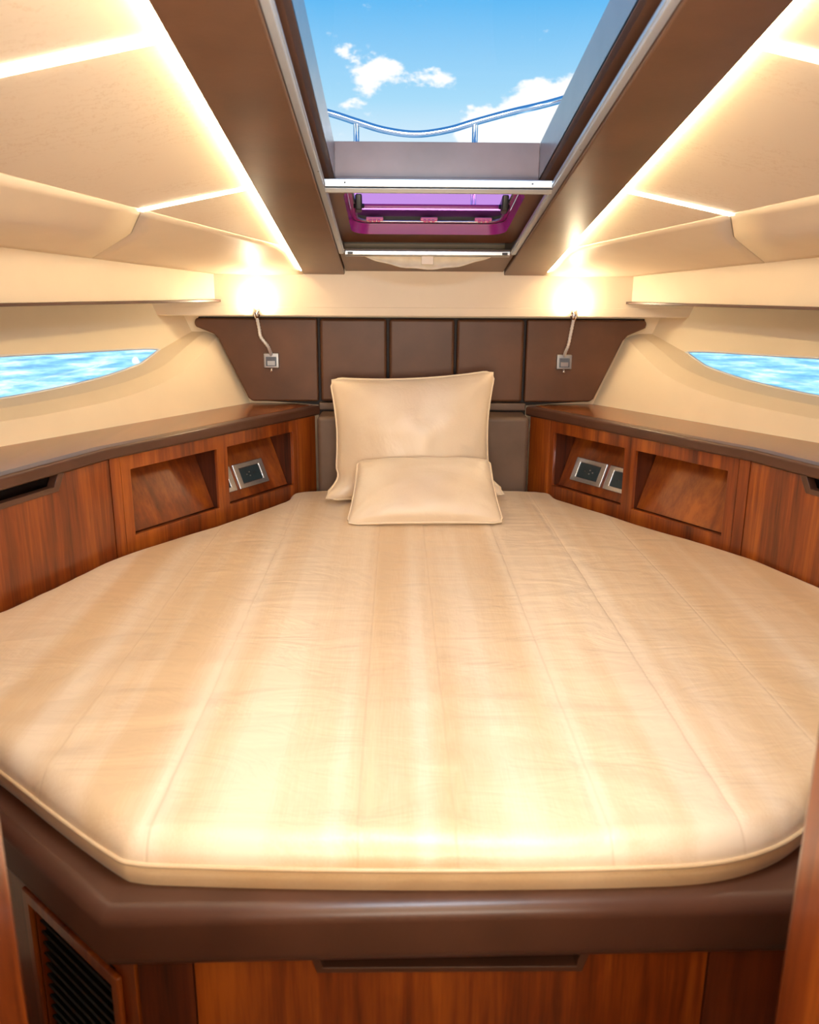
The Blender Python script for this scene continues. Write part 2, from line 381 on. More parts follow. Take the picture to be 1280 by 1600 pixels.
for sx, nm, wn in ((-1, 'wall_left', 'window_1'), (1, 'wall_right', 'window_2')):
    V = []; F = []
    def strip(A, B):
        base = len(V); V.extend(A); V.extend(B); n = len(A)
        for i in range(n - 1): F.append((base + i, base + i + 1, base + n + i + 1, base + n + i))
    NS = 70
    AA = [cre[0][0] + (aEnd - cre[0][0]) * i / NS for i in range(NS + 1)]
    low = [hull_pt(sx, a, -.03) for a in AA]; cr = [hull_pt(sx, a, interp(cre, a)) for a in AA]
    strip(low, cr)
    # lip running from the crease back to the window plane
    aw = [corner[0] + (aEnd - corner[0]) * i / NS for i in range(NS + 1)]
    def lipz(a):
        if a < tip[0]: return corner[1] + (tip[1] - corner[1]) * (a - corner[0]) / (tip[0] - corner[0])
        if a <= wlo[-1][0]: return interp(wlo, a)
        return wlo[-1][1]
    aw = sorted(set(aw + [tip[0], wlo[-1][0], wlo[1][0], wlo[2][0], wlo[3][0]]))
    A2 = [cre[0][0] + (aEnd - cre[0][0]) * (a - corner[0]) / (aEnd - corner[0]) for a in aw]
    L1 = [hull_pt(sx, a, interp(cre, a)) for a in A2]; L3 = [hull_pt(sx, a, lipz(a), OFF) for a in aw]
    mid = []
    for p, q in zip(L1, L3):
        m = (p + q) / 2 + Vector((sx * -.004, 0, .006)); mid.append(m)
    strip(L1, mid); strip(mid, L3)
    # upper hull above window
    def topz(a):
        if a < tip[0]: return lipz(a)
        if a <= whi[-1][0]: return interp(whi, a)
        return lipz(a)
    T = [hull_pt(sx, a, topz(a), OFF) for a in aw]; U = [hull_pt(sx, a, 2.12, OFF) for a in aw]
    strip(T, U)
    o = mesh(nm, V, F, M['hull'], smooth=True, recalc=False, kind='structure')
    o.data.set_sharp_from_angle(angle=D(40))
    # window: frame, pane
    sel = [a for a in aw if tip[0] - 1e-6 <= a <= wlo[-1][0] + 1e-6]
    lo = [hull_pt(sx, a, lipz(a), OFF + .012) for a in sel]; hi = [hull_pt(sx, a, topz(a), OFF + .012) for a in sel]
    we = empty(wn, lo[len(lo) // 2], kind='structure')
    n = len(sel); V = lo + hi; F = [(i, i + 1, n + i + 1, n + i) for i in range(n - 1)]
    mesh('pane', V, F, M['glass'], we, recalc=False)
    ring = [hull_pt(sx, a, lipz(a), OFF + .004) for a in sel] + [hull_pt(sx, a, topz(a), OFF + .004) for a in reversed(sel[1:])]
    tube('window_frame', ring, .0045, M['outer'], we, n=6, closed=True)
prism('wall_bow', [(x, 2.985, z) for x, z in ((-.5, .3), (.5, .3), (.64, 1.05), (.90, 1.33), (1.05, 1.62), (-1.05, 1.62), (-.90, 1.33), (-.64, 1.05))], (0, .03, 0), M['hull'], **st)
# deck above the headliner with openings for the skylight and the hatch, blocks the daylight elsewhere
def deckP(s, y, d): return Vector((s, y, tz(y) + .122 + d))
cellplate('deck', deckP, [-2.9, -.248, .248, 2.9], [.5, .72, 2.056, 2.10, 2.565, 3.3], [(1, 1), (1, 3)], .006, M['outer'], kind='structure')

# ------------------------------------------------------------------ headliner: panels, light bars, cove strips
cre_y0, cre_x0 = 2.483, .446
kx = lambda y: .446 + (2.483 - y) * (.812 - .446) / (2.483 - 1.629)          # crease plan line
fx = lambda y: .70 + (2.88 - y) * .443                                       # fascia plan line
fz = lambda y: 1.492 + (2.88 - max(y, 2.05)) * .062
mz = lambda y: 1.530 + (2.88 - max(y, 2.1)) * .060
cuts = [(.60, 1.280), (1.303, 1.972), (1.986, None)]
for sx, nm, side in ((-1, 'ceiling_left', 'left'), (1, 'ceiling_right', 'right')):
    root = empty(nm, (sx * .8, 1.6, 1.66), kind='structure')
    def cz(x, y): return ceilz(x, y)
    for i, (y0, y1) in enumerate(cuts):
        if y1 is None:
            yb = 2.483 + (.446 - .403) / ((.812 - .446) / (2.483 - 1.629))
            pl = [(.403, y0), (kx(y0), y0), (.403, yb)]
        else: pl = [(.403, y0), (kx(y0), y0), (kx(y1), y1), (.403, y1)]
        P = [(sx * x, y, cz(x, y)) for x, y in pl]
        prism('ceiling_panel', P, (0, 0, .012), M['ceil'], root, bevel=.0015)
    # backing above the light bars
    P = [(sx * x, y, cz(x, y) + .013) for x, y in ((.403, .6), (kx(.6), .6), (kx(2.4), 2.4), (.403, 2.58))]
    prism('backing', P, (0, 0, .01), M['outer'], root)
    # curved facet between crease and fascia top
    def rail_c(y):
        if y > 2.585: return Vector((.403, y, tz(y) + .012 if y < 2.8 else tz(y) + .012 * (2.88 - y) / .08 + .002))
        return Vector((kx(y), y, ceilz(kx(y), y)))
    def rail_m(y):
        k_ = rail_c(y).x; x = k_ + (fx(y) - k_) * .35; return Vector((x, y, min(mz(y), rail_c(y).z - .003)))
    def rail_f(y): return Vector((fx(y), y, fz(y)))
    for (c0, m0, f0), (c1, m1, f1) in (((2.88, 2.88, 2.88), (1.981, 2.150, 2.38)), ((1.978, 2.147, 2.377), (.6, .6, .6))):
        NR = 12; NC = 16; V = []
        for j in range(NC + 1):
            t = j / NC; a = rail_c(c0 + (c1 - c0) * t); b = rail_m(m0 + (m1 - m0) * t); c = rail_f(f0 + (f1 - f0) * t)
            for i in range(NR + 1):
                q = i / NR
                if q < .35: p = a.lerp(b, q / .35)
                elif q < .65:                                       # soft fold along the middle
                    h = (q - .35) / .3; p = b.lerp(c, h * .3 / .65)
                else: p = b.lerp(c, (q - .35) / .65)
                V.append((sx * p.x, p.y, p.z))
        F = [(j * (NR + 1) + i, j * (NR + 1) + i + 1, (j + 1) * (NR + 1) + i + 1, (j + 1) * (NR + 1) + i) for j in range(NC) for i in range(NR)]
        mesh('cove_panel', V, F, M['fascia'], root, smooth=True, recalc=False, solid=.004)
    # light bars across the headliner
    for k, (y0, y1) in enumerate(((1.280, 1.303), (1.972, 1.986))):
        P = [(sx * x, y, cz(x, y) - .003) for x, y in ((.404, y0), (kx(y0) + .004, y0), (kx(y1) + .004, y1), (.404, y1))]
        o = prism('led_bar', P, (0, 0, .012), M['ledx'])
        tag(o, ('%s cross light bar nearest the camera, thick glowing strip in the ceiling' if k == 0 else '%s cross light bar nearer the bow, thin glowing strip ending at the cove') % side, 'light', 'light bars across the ceiling')
    # cove strip beside the beam
    P = [(sx * .4035, y, tz(y) + z) for y, z in ((.62, .004), (2.84, .004), (2.84, .013), (.62, .013))]
    o = prism('led_strip', P, (sx * .004, 0, 0), M['led'])
    tag(o, 'glowing warm light strip along the outer edge of the %s ceiling beam' % side, 'light', 'light strips along the beams')

# deck beams wrapped in brown leather
for sx, side in ((-1, 'left'), (1, 'right')):
    P = [(sx * .265, .55, tz(.55)), (sx * .402, .55, tz(.55)), (sx * .402, .55, tz(.55) + .12), (sx * .265, .55, tz(.55) + .12)]
    r = empty('ceiling_beam', (sx * .333, 2.88, 1.49), label='%s brown leather-wrapped ceiling beam beside the skylight' % side, cat='beam', group='leather ceiling beams')
    prism('casing', P, (0, YE - .55, -(YE - .55) * .1763), M['beam'], r, bevel=.004, seg=3)
    # bright blind track on the inner face
    P = [(sx * .2645, .62, tz(.62) + z) for z in (.006, .024)] + [(sx * .250, .62, tz(.62) + z) for z in (.024, .006)]
    prism('track', P, (0, 2.60 - .62, -(2.60 - .62) * .1763), M['rail'], r, bevel=.002)
    P = [(sx * .2500, .62, tz(.62) + z) for z in (.010, .013)] + [(sx * .247, .62, tz(.62) + z) for z in (.013, .010)]
    prism('track_lip', P, (0, 2.60 - .62, -(2.60 - .62) * .1763), M['rail'], r)

# skylight: leather trunk, pane
sk = empty('window_3', (0, 1.4, tz(1.4) + .05), kind='structure')
def trP(x, y, d): return Vector((x, y, tz(y) + .047 + d))
cellplate('flange', trP, [-.266, -.234, .234, .266], [.60, .74, 2.04, 2.09], [(1, 1)], .006, M['beam'], sk)
for sx in (-1, 1):
    P = [(sx * .234, y, tz(y) + z) for y, z in ((.74, .047), (2.04, .047), (2.04, .131), (.74, .131))]
    prism('trunk_side', P, (sx * .012, 0, 0), M['trunk'], sk, bevel=.001)
P = [(x, 2.04, tz(2.04) + z) for x, z in ((-.234, .047), (.234, .047), (.234, .131), (-.234, .131))]
prism('trunk_end', P, (0, .012, 0), M['mauve'], sk, bevel=.001)
P = [(x, 2.0385, tz(2.04) + z) for x, z in ((-.232, .0475), (.232, .0475), (.232, .056), (-.232, .056))]
prism('trunk_end_welt', P, (0, -.003, 0), M['mauve'], sk, bevel=.001)
P = [(x, .74, tz(.74) + z) for x, z in ((-.234, .047), (.234, .047), (.234, .131), (-.234, .131))]
prism('trunk_end', P, (0, -.012, 0), M['mauve'], sk, bevel=.001)
P = [(x, y, tz(y) + .132) for x, y in ((-.24, .73), (.24, .73), (.24, 2.05), (-.24, 2.05))]
mesh('pane', P, [(0, 1, 2, 3)], M['glass'], sk, recalc=False)

# blind bars
bar = empty('blind_bar', (0, 1.95, tz(1.95)), label='bright aluminium blind bar spanning the beams between skylight and purple hatch', cat='blind bar')
def barv(y, z0, h, hw, d):
    return [(-hw, y, z0), (-hw, y - .012, z0 + .004), (-hw, y - .012, z0 + h), (-hw, y + d, z0 + h), (-hw, y + d, z0)]
z1 = tz(1.95) + .004
prism('bar', barv(1.95, z1, .020, .249, .02), (.498, 0, 0), M['alu'], bar, bevel=.0015)
prism('pull_lip', [(-.249, 1.942, z1 - .008), (-.249, 1.938, z1 + .001), (-.249, 1.96, z1 + .001), (-.249, 1.955, z1 - .008)], (.498, 0, 0), M['alu'], bar, bevel=.001)
for sx in (-1, 1):
    tube('screw', [(sx * .205, 1.9375, z1 + .012), (sx * .205, 1.9365, z1 + .012)], .002, M['black'], bar, n=8)
bar = empty('blind_bar', (0, 2.6, tz(2.6)), label='slim aluminium blind bar at the bow end, below the purple hatch', cat='blind bar')
z2 = tz(2.6)
prism('bar', barv(2.60, z2, .016, .246, .02), (.492, 0, 0), M['alu'], bar, bevel=.0015)
for sx in (-1, 1):
    box('end_clip', sx * .222, sx * .238, 2.5855, 2.588, z2 + .005, z2 + .012, M['black'], bar)
# underside panel between the bar and the bow fascia
P = [(x, y, tz(y) + .012) for x, y in ((-.262, 2.615), (.262, 2.615), (.262, 2.88), (-.262, 2.88))]
prism('trim_3', P, (0, 0, .012), M['beam'], kind='structure')
# sagging blind cloth
V = []; F = []; NX = 24; NY = 5
for j in range(NY + 1):
    for i in range(NX + 1):
        u = -1 + 2 * i / NX; t = j / NY; sag = .036 * (1 - u * u)
        V.append((.19 * u, 2.606 + .012 * math.sin(t * 3.1) * (1 - u * u), z2 + .006 - (sag + .006) * t + .0015 * math.sin(u * 14 + t * 4) * t))
for j in range(NY):
    for i in range(NX): F.append((j * (NX + 1) + i, j * (NX + 1) + i + 1, (j + 1) * (NX + 1) + i + 1, (j + 1) * (NX + 1) + i))
bl = mesh('folded_blind', V, F, M['cloth'], smooth=True, solid=.002)
tag(bl, 'cream blind cloth sagging in an arc below the bow end blind bar', 'blind')
box('pull_tab', -.018, .018, 2.598, 2.603, z2 - .022, z2 + .002, M['fascia'], bl, bevel=.001)

# purple hatch
ht = empty('deck_hatch', (0, 2.3, tz(2.3) + .06), label='purple-tinted acrylic deck hatch with pink hinges beyond the skylight', cat='hatch')
def rrect(hx, y0, y1, r, off, n=6):
    out = []
    for cx, cy, a0 in ((hx - r, y0 + r, -90), (hx - r, y1 - r, 0), (-hx + r, y1 - r, 90), (-hx + r, y0 + r, 180)):
        for k in range(n + 1):
            a = D(a0 + 90 * k / n); x = cx + r * math.cos(a); y = cy + r * math.sin(a); out.append(Vector((x, y, tz(y) + off)))
    return out
def ringmesh(name, A, B, mat, parent, **k):
    n = len(A); V = list(A) + list(B); F = [(i, (i + 1) % n, n + (i + 1) % n, n + i) for i in range(n)]
    return mesh(name, V, F, mat, parent, smooth=True, recalc=False, **k)
outer = []
inner = rrect(.222, 2.12, 2.545, .05, .050)
for p in inner:                                                     # matching points on the rectangular outer edge
    cx = .262 if p.x > 0 else -.262; 
    yy = p.y; ty = (yy - 2.12) / .425
    if abs(p.x) >= .172 - 1e-6 and (.05 < yy - 2.12 < .375): q = Vector((cx, yy, 0))
    else:
        q = Vector((max(-.262, min(.262, p.x * 1.2)), 2.062 if ty < .5 else 2.60, 0))
        dx = (abs(p.x) - .172) / .05; dy = ((yy - 2.495) if ty > .5 else (2.17 - yy)) / .05
        if dx > dy and dx > 0: q = Vector((cx, p.y + (.03 if ty > .5 else -.03) * dy, 0))
    q.z = tz(q.y) + .040; outer.append(q)
ringmesh('liner', inner, outer, M['beam'], ht)
mid = rrect(.217, 2.125, 2.540, .05, .078); ringmesh('rim', inner, mid, M['rim'], ht)
fr0 = rrect(.217, 2.125, 2.540, .05, .080); fr1 = rrect(.205, 2.137, 2.528, .045, .080); ringmesh('frame', fr0, fr1, M['rim'], ht)
tube('frame_edge', rrect(.204, 2.138, 2.527, .045, .081), .0028, M['alu'], ht, n=6, closed=True)
P = rrect(.215, 2.13, 2.54, .05, .098)
mesh('lid', P, [tuple(range(len(P)))], M['purple'], ht, recalc=False)
for x in (-.155, 0, .155):
    h = box('hinge', x - .024, x + .024, 2.500, 2.522, tz(2.51) + .078, tz(2.51) + .088, M['pink'], ht, bevel=.002)
    for k in (-1, 0, 1): tube('knuckle', [(x + k * .012 - .004, 2.500, tz(2.5) + .076), (x + k * .012 + .004, 2.500, tz(2.5) + .076)], .004, M['pink'], h, n=8)
box('lid_stiffener', -.19, .19, 2.40, 2.412, tz(2.41) + .086, tz(2.41) + .096, M['rim'], ht, bevel=.002)
for sx in (-1, 1):
    l = prism('latch', [(sx * .182, 2.30, tz(2.3) + .052), (sx * .186, 2.36, tz(2.36) + .060), (sx * .184, 2.37, tz(2.37) + .09), (sx * .182, 2.29, tz(2.29) + .09)], (sx * .018, 0, 0), M['black'], ht, bevel=.004)
    tube('latch_pin', [(sx * .178, 2.33, tz(2.33) + .07), (sx * .206, 2.33, tz(2.33) + .07)], .006, M['black'], l, n=10)

# bow rail on deck
rp = smooth_path([(-1.2, 2.7, 2.20), (-.75, 3.10, 2.14), (-.45, 3.28, 2.085), (-.326, 3.3, 2.057), (-.24, 3.3, 2.032), (-.14, 3.3, 2.005), (-.023, 3.3, 1.992), (.094, 3.3, 2.007), (.191, 3.3, 2.034), (.326, 3.3, 2.069), (.488, 3.3, 2.107), (.8, 3.12, 2.17), (1.2, 2.75, 2.22)], 6)
rl = empty('bow_rail', (0, 3.3, 1.56), label='curved polished steel bow rail outside above the skylight', cat='rail')
tube('top_rail', rp, .0125, M['steel'], rl, n=14)
for x, z in ((-.241, 2.03), (.193, 2.03), (-.75, 2.13), (.8, 2.16)):
    y = 3.3 if abs(x) < .5 else 3.11
    zb_ = tz(y) + .165
    tube('stanchion', [(x, y, zb_), (x, y, z)], .0105, M['steel'], rl, n=12)
    tube('stanchion_base', [(x, y, zb_), (x, y, zb_ + .012)], [.028, .022], M['steel'], rl, n=14)

# ------------------------------------------------------------------ fascias (trim)
P = [(-.71, 2.88, 1.515), (.715, 2.88, 1.515), (.715, 2.88, 1.408), (1.02, 2.88, 1.402), (.92, 2.88, 1.356), (-.92, 2.88, 1.354), (-.98, 2.88, 1.400), (-.71, 2.88, 1.408)]
prism('trim_4', P, (0, .13, 0), M['fascia'], bevel=.003, kind='structure')
P = [(-.95, 2.879, 1.384), (.95, 2.879, 1.386), (.935, 2.879, 1.358), (-.935, 2.879, 1.356)]
prism('trim_5', P, (0, .004, 0), M['fascia'], bevel=.0015, kind='structure')
for sx, a, b in ((-1, 'trim_6', 'trim_7'), (1, 'trim_8', 'trim_9')):
    V = []; F = []; ys = [2.885, 2.5, 2.1, 1.6, 1.1, .6]
    for y in ys:
        for dx in (0, .025):
            V += [(sx * (fx(y) + dx), y + dx * .4, 1.408), (sx * (fx(y) + dx), y + dx * .4, fz(y) - .001)]
    for i in range(len(ys) - 1):
        q = i * 4; r = q + 4
        F += [(q, q + 1, r + 1, r), (q + 2, r + 2, r + 3, q + 3), (q, r, r + 2, q + 2), (q + 1, q + 3, r + 3, r + 1)]
    F += [(0, 2, 3, 1), (r, r + 1, r + 3, r + 2)]
    mesh(a, V, F, M['fascia'], kind='structure')
    path = [(sx * fx(y), y, 1.400) for y in ys]
    if sx > 0: path = path[::-1]
    sweep(b, path, [(-.006, 0), (.02, 0), (.02, .008), (-.006, .008)] if True else 0, M['leather'], bevel=.001, kind='structure')
    # soffit closing the gap from fascia to hull
    V = [(sx * fx(2.88), 2.90, 1.412), (sx * fx(.6), .6, 1.412), (sx * 2.4, .6, 1.412), (sx * 1.15, 2.90, 1.412)]

# ------------------------------------------------------------------ headboard
HB = 2.95
hb = empty('headboard', (0, HB, .77), label='dark brown leather headboard with five padded panels on the bow wall', cat='headboard')
P = [(-.78, 1.348), (.775, 1.348), (.78, 1.318), (.705, 1.285), (.60, 1.06), (.37, 1.045), (.37, .70), (-.37, .70), (-.37, 1.045), (-.605, 1.06), (-.71, 1.285), (-.785, 1.318)]
prism('backing', [(x, HB + .022, z) for x, z in P], (0, .012, 0), M['dark'], hb)
g = .0045
outl = [(-.362 - g + .0, 1.345), (-.782, 1.345), (-.789, 1.330), (-.784, 1.316), (-.722, 1.291), (-.708, 1.275), (-.614, 1.072), (-.60, 1.060), (-.362 - g, 1.060)]
outr = [(.355 + g, 1.345), (.768, 1.345), (.776, 1.332), (.771, 1.318), (.712, 1.292), (.696, 1.275), (.606, 1.072), (.592, 1.062), (.355 + g, 1.060)]
panels = [outl]
sm = [-.362, -.122, .113, .355]
for a, b in zip(sm, sm[1:]): panels.append([(b - g, 1.345), (a + g, 1.345), (a + g, 1.060), (b - g, 1.060)])
panels.append(outr)
for p in panels:
    prism('padded_panel', [(x, HB - .012, z) for x, z in p], (0, .033, 0), M['leather_head'], hb, bevel=.011, seg=4)
prism('welt_band', [(x, HB - .01, z) for x, z in ((-.366, 1.030), (.366, 1.030), (.366, 1.056), (-.366, 1.056))], (0, .04, 0), M['leather_low'], hb, bevel=.004)
prism('back_cushion', [(x, 2.82, z) for x, z in ((-.364, .70), (.364, .70), (.364, 1.024), (-.364, 1.024))], (0, .15, 0), M['leather_low'], hb, bevel=.016, seg=5)

# ------------------------------------------------------------------ reading lamps
for i, (x, top, side) in enumerate(((-.526, (-.560, 1.352), 'left'), (.492, (.503, 1.352), 'right'))):
    yb = HB - .012
    r = empty('reading_lamp', (x, yb, 1.203), label='chrome reading lamp on a bent stem on the %s end of the headboard' % side, cat='lamp', group='reading lamps on the headboard')
    box('mount', x - .026, x + .026, yb - .016, yb - .0002, 1.177, 1.228, M['alu'], r, bevel=.003)
    box('face', x - .018, x + .018, yb - .018, yb - .0155, 1.184, 1.216, M['plate'], r, bevel=.001)
    box('label_plate', x - .013, x + .013, yb - .0195, yb - .0175, 1.187, 1.202, M['alu'], r)
    tube('switch', [(x, yb - .010, 1.177), (x, yb - .012, 1.163)], [.004, .005], M['chrome'], r, n=8)
    s = -1 if i == 0 else 1
    if i == 0: pts = [(x, yb - .012, 1.222), (x, yb - .03, 1.235), (x - .006, yb - .045, 1.255), (x - .026, yb - .055, 1.285), (x - .030, yb - .06, 1.315), (top[0], yb - .072, 1.350)]
    else: pts = [(x, yb - .012, 1.222), (x - .002, yb - .03, 1.235), (x + .004, yb - .045, 1.262), (x + .008, yb - .055, 1.30), (top[0], yb - .066, 1.335), (top[0] + .001, yb - .072, 1.350)]
    pts = smooth_path(pts, 10)
    tube('stem', pts, [.0055 + .0007 * math.sin(k * 2.2) for k in range(len(pts))], M['stem'], r, n=10)
    hx, hz = top; hy = yb - .076
    tube('lamp_head', [(hx, hy, 1.348), (hx, hy, 1.360), (hx, hy + .004, 1.380)], [.008, .012, .013], M['chrome'], r, n=14)
    tube('lens', [(hx, hy + .004, 1.3795), (hx, hy + .0045, 1.386)], [.0125, .008], M['bulb'], r, n=14)
    pl = bpy.data.lights.new('reading_light', 'POINT'); pl.energy = .95; pl.color = (1, .80, .52); pl.shadow_soft_size = .012
    po = bpy.data.objects.new('reading_light', pl); col.objects.link(po); po.location = (hx, hy - .004, 1.402)

# ------------------------------------------------------------------ side cabinets, shelves
A = Vector((.385, 2.86, 0)); B = Vector((.835, 2.10, 0)); Cc = Vector((.955, 1.755, 0))
t1 = (B - A).normalized(); L1_ = (B - A).length; t2 = (Cc - B).normalized()
n1v = Vector((.86, .51, 0)).normalized(); n2v = Vector((-t2.y, t2.x, 0)); n2v = n2v if n2v.x > 0 else -n2v
Eend = B + t2 * 1.25
ZB, ZT = .62, 1.02
for sx, side in ((-1, 'left'), (1, 'right')):
    def F1(s, z, d=0):
        p = A + t1 * s + n1v * d; return Vector((p.x * sx, p.y, z))
    def F2(s, z, d=0):
        p = B + t2 * s + n2v * d; return Vector((p.x * sx, p.y, z))
    # --- niche cabinet
    c = empty('niche_cabinet', F1(.4, ZB, .05), label='%s cherry wood cabinet with two open niches beside the bed head' % side, cat='cabinet', group='niche cabinets beside the bed head')
    cellplate('face_frame', F1, [.085, .107, .430, .475, .806, .838], [ZB, .800, .981, ZT], [(1, 1), (3, 1)], .012, M['cherry'], c, bevel=.0012)
    prism('end_stile', [F1(-.02, ZB), F1(.0835, ZB), F1(.0835, ZT), F1(-.02, ZT)], n1v * Vector((sx, 1, 0)) * .012 if False else Vector((n1v.x * sx * .012, n1v.y * .012, 0)), M['cherry'], c, bevel=.001)
    prism('end_stile', [F1(.8395, ZB), F1(.872, ZB), F1(.872, ZT), F1(.8395, ZT)], Vector((n1v.x * sx * .012, n1v.y * .012, 0)), M['cherry'], c, bevel=.001)
    for (s0, s1) in ((.100, .448), (.462, .812)):
        # niche box (open front)
        V = [F1(s, z, d) for d in (.012, .16) for s, z in ((s0, .793), (s1, .793), (s1, .988), (s0, .988))]
        Fc = [(0, 1, 5, 4), (1, 2, 6, 5), (2, 3, 7, 6), (3, 0, 4, 7), (4, 5, 6, 7)]
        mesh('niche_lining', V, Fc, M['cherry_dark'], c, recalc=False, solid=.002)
        V = [F1(s0 + .003, .797, .034), F1(s1 - .003, .797, .034), F1(s1 - .003, .984, .115), F1(s0 + .003, .984, .115)]
        e = Vector((n1v.x * sx * .008, n1v.y * .008, 0))
        prism('sloping_panel', V, e, M['cherry_slope'], c)
        if s0 < .2:
            sl = (Vector(V[3]) - Vector(V[0])); sl.normalize(); tt = (Vector(V[1]) - Vector(V[0])).normalized()
            nn = sl.cross(tt); 
            if nn.dot(Vector((n1v.x * sx, n1v.y, 0))) > 0: nn = -nn
            so_ = .02 if sx < 0 else -.02
            org = F1(0, .84, .034 + (.84 - .797) / .187 * .081)
            def SP(s, u, h=0): return org + tt * s + sl * u + nn * h
            for k, (a, b) in enumerate(((.172 + so_, .316 + so_), (.329 + so_, min(.444, .46 + so_)))):
                o = empty('power_outlet', SP((a + b) / 2, .02), label=['%s cabinet power outlet in full view, chrome frame on the sloping panel', '%s cabinet power outlet half hidden behind the niche divider'][k] % side, cat='outlet')
                def cp(s, u, d): return SP(s, u, .009 - d)
                w_ = b - a; u0, u1 = -.020, .062
                cellplate('frame', cp, [a, a + .024, b - (.024 if k == 0 else .012), b], [u0, u0 + .016, u1 - .016, u1], [(1, 1)],  .0085, M['outlet'], o, bevel=.003, seg=3)
                cc0 = a + .0245; cc1 = b - (.0245 if k == 0 else .0125)
                prism('socket_insert', [SP(cc0, u0 + .0165, .001), SP(cc1, u0 + .0165, .001), SP(cc1, u1 - .0165, .001), SP(cc0, u1 - .0165, .001)], nn * .004, M['socket'], o, bevel=.001)
                m_ = (cc0 + cc1) / 2
                for (ds, du) in ((-.018, .0), (.004, .006), (.004, -.006), (.018, .0)):
                    prism('slot', [SP(m_ + ds - .003, .021 + du - .002, .0051), SP(m_ + ds + .003, .021 + du - .002, .0051), SP(m_ + ds + .003, .021 + du + .002, .0051), SP(m_ + ds - .003, .021 + du + .002, .0051)], nn * .0006, M['black'] if ds < 0 else M['alu'], o)
    # --- door cabinet
    c = empty('door_cabinet', F2(.4, ZB, .05), label='%s cherry wood door cabinet with a leather-edged hand recess beside the bed' % side, cat='cabinet', group='door cabinets beside the bed')
    e = Vector((n2v.x * sx * .014, n2v.y * .014, 0))
    P = [F2(s, z) for s, z in ((-.010, ZB), (.80, ZB), (.80, ZT - .002), (.625, ZT - .002), (.60, .979), (.182, .979), (.157, ZT - .002), (-.010, ZT - .002))]
    dr = prism('door', P, e, M['cherry'], c, bevel=.001)
    P = [F2(s, z) for s, z in ((.803, ZB), (1.25, ZB), (1.25, ZT - .002), (.803, ZT - .002))]
    prism('side_panel', P, e, M['cherry'], c, bevel=.001)
    # handle trim: U shaped ribbon, slightly proud of the door
    o_ = [(.625, ZT), (.60, .979), (.182, .979), (.157, ZT)]; i_ = [(.604, ZT), (.588, .992), (.195, .992), (.178, ZT)]
    V = []; Fc = []
    for (s, z), (s2, z2_) in zip(o_, i_): V += [F2(s, z, -.004), F2(s2, z2_, -.004), F2(s, z, .016), F2(s2, z2_, .018)]
    for k in range(3):
        q = 4 * k; r = q + 4
        Fc += [(q, q + 1, r + 1, r), (q + 1, q + 3, r + 3, r + 1), (q, r, r + 2, q + 2), (q + 2, r + 2, r + 3, q + 3)]
    Fc += [(0, 2, 3, 1), (12, 13, 15, 14)]
    mesh('handle_trim', V, Fc, M['leather'], dr, bevel=.001)
    V = [F2(s, z, d) for d in (.016, .07) for s, z in ((.17, .970), (.61, .970), (.61, ZT), (.17, ZT))]
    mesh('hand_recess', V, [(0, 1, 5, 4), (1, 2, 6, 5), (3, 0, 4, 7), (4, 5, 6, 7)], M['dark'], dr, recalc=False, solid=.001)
    # --- shelf
    sh = empty('side_shelf', F1(.5, 1.03, .1), label='%s wooden shelf top with brown leather edge between bed and hull window' % side, cat='shelf', group='shelves beside the bed')
    path = [F1(-.035, 1.02, -.010), Vector(((B - n1v * .008).x * sx, B.y - .006, 1.02)) , F2(.62, 1.02, -.010), F2(1.25, 1.02, -.010)]
    path[1] = Vector(((B.x - .0105) * sx, B.y - .006, 1.02))
    pf = roundprof(.045, .032, .008, 4)
    if sx < 0: prof = [(-o2, z) for o2, z in pf]; prof = prof
    else: prof = [(o2, z) for o2, z in pf]
    # outboard direction: travel is towards the stern; left of travel is outboard on the right side
    test = Vector((-(path[1] - path[0]).y, (path[1] - path[0]).x, 0)); sgn = 1 if test.x * sx > 0 else -1
    sweep('leather_edge', path, [(sgn * o2, z) for o2, z in pf], M['leather'], sh, smooth=True, wn=True)
    # wood top: from behind the leather edge out to the hull
    i0 = [F1(-.035, 0, .037), Vector(((B.x + .034) * sx, B.y + .018, 0)), F2(1.25, 0, .037)]
    ou = [hull_pt(sx, -.06, 1.05), hull_pt(sx, 1.2, 1.05), hull_pt(sx, 2.7, 1.05)]
    V = []
    for p in i0 + ou: V += [Vector((p.x, p.y, 1.0485)), Vector((p.x, p.y, 1.024))]
    V[0].y = V[1].y = 2.935; V[6].y = V[7].y = max(V[6].y, 2.935)
    Fc = [(0, 2, 8, 6), (2, 4, 10, 8), (1, 7, 9, 3), (3, 9, 11, 5), (0, 1, 3, 2), (2, 3, 5, 4), (4, 5, 11, 10), (10, 11, 9, 8), (8, 9, 7, 6), (6, 7, 1, 0)]
    mesh('wood_top', V, Fc, M['cherry_top'], sh, bevel=.0012)

# ------------------------------------------------------------------ bed base
bb = empty('bed_base', (0, 1.8, 0), label='built-in cherry wood bed base with thick brown leather front edge', cat='bed base')
trimpath = [(-1.07, 1.405, .612), (-.456, .868, .612), (.445, .886, .612), (1.05, 1.415, .612)]
pf = []
for x, z in roundprof(.10, .088, .022, 6): pf.append((x, z))
sweep('leather_edge', trimpath, pf, M['leather'], bb, smooth=True, wn=True)
def BP(a, b, s, z, d=0):
    a, b = Vector((*a, 0)), Vector((*b, 0)); t = (b - a).normalized(); nn = Vector((-t.y, t.x, 0)); p = a + t * s + nn * d; return Vector((p.x, p.y, z))
FA, FB = (-.430, .905), (.425, .905)
def fr(s, z, d=0): return BP(FA, FB, s, z, d)
e = (0, .016, 0)
P = [fr(s, z) for s, z in ((.0, .05), (.072, .05), (.072, .63), (.0, .63))]; prism('front_panel', P, e, M['cherry_dark'], bb, bevel=.001)
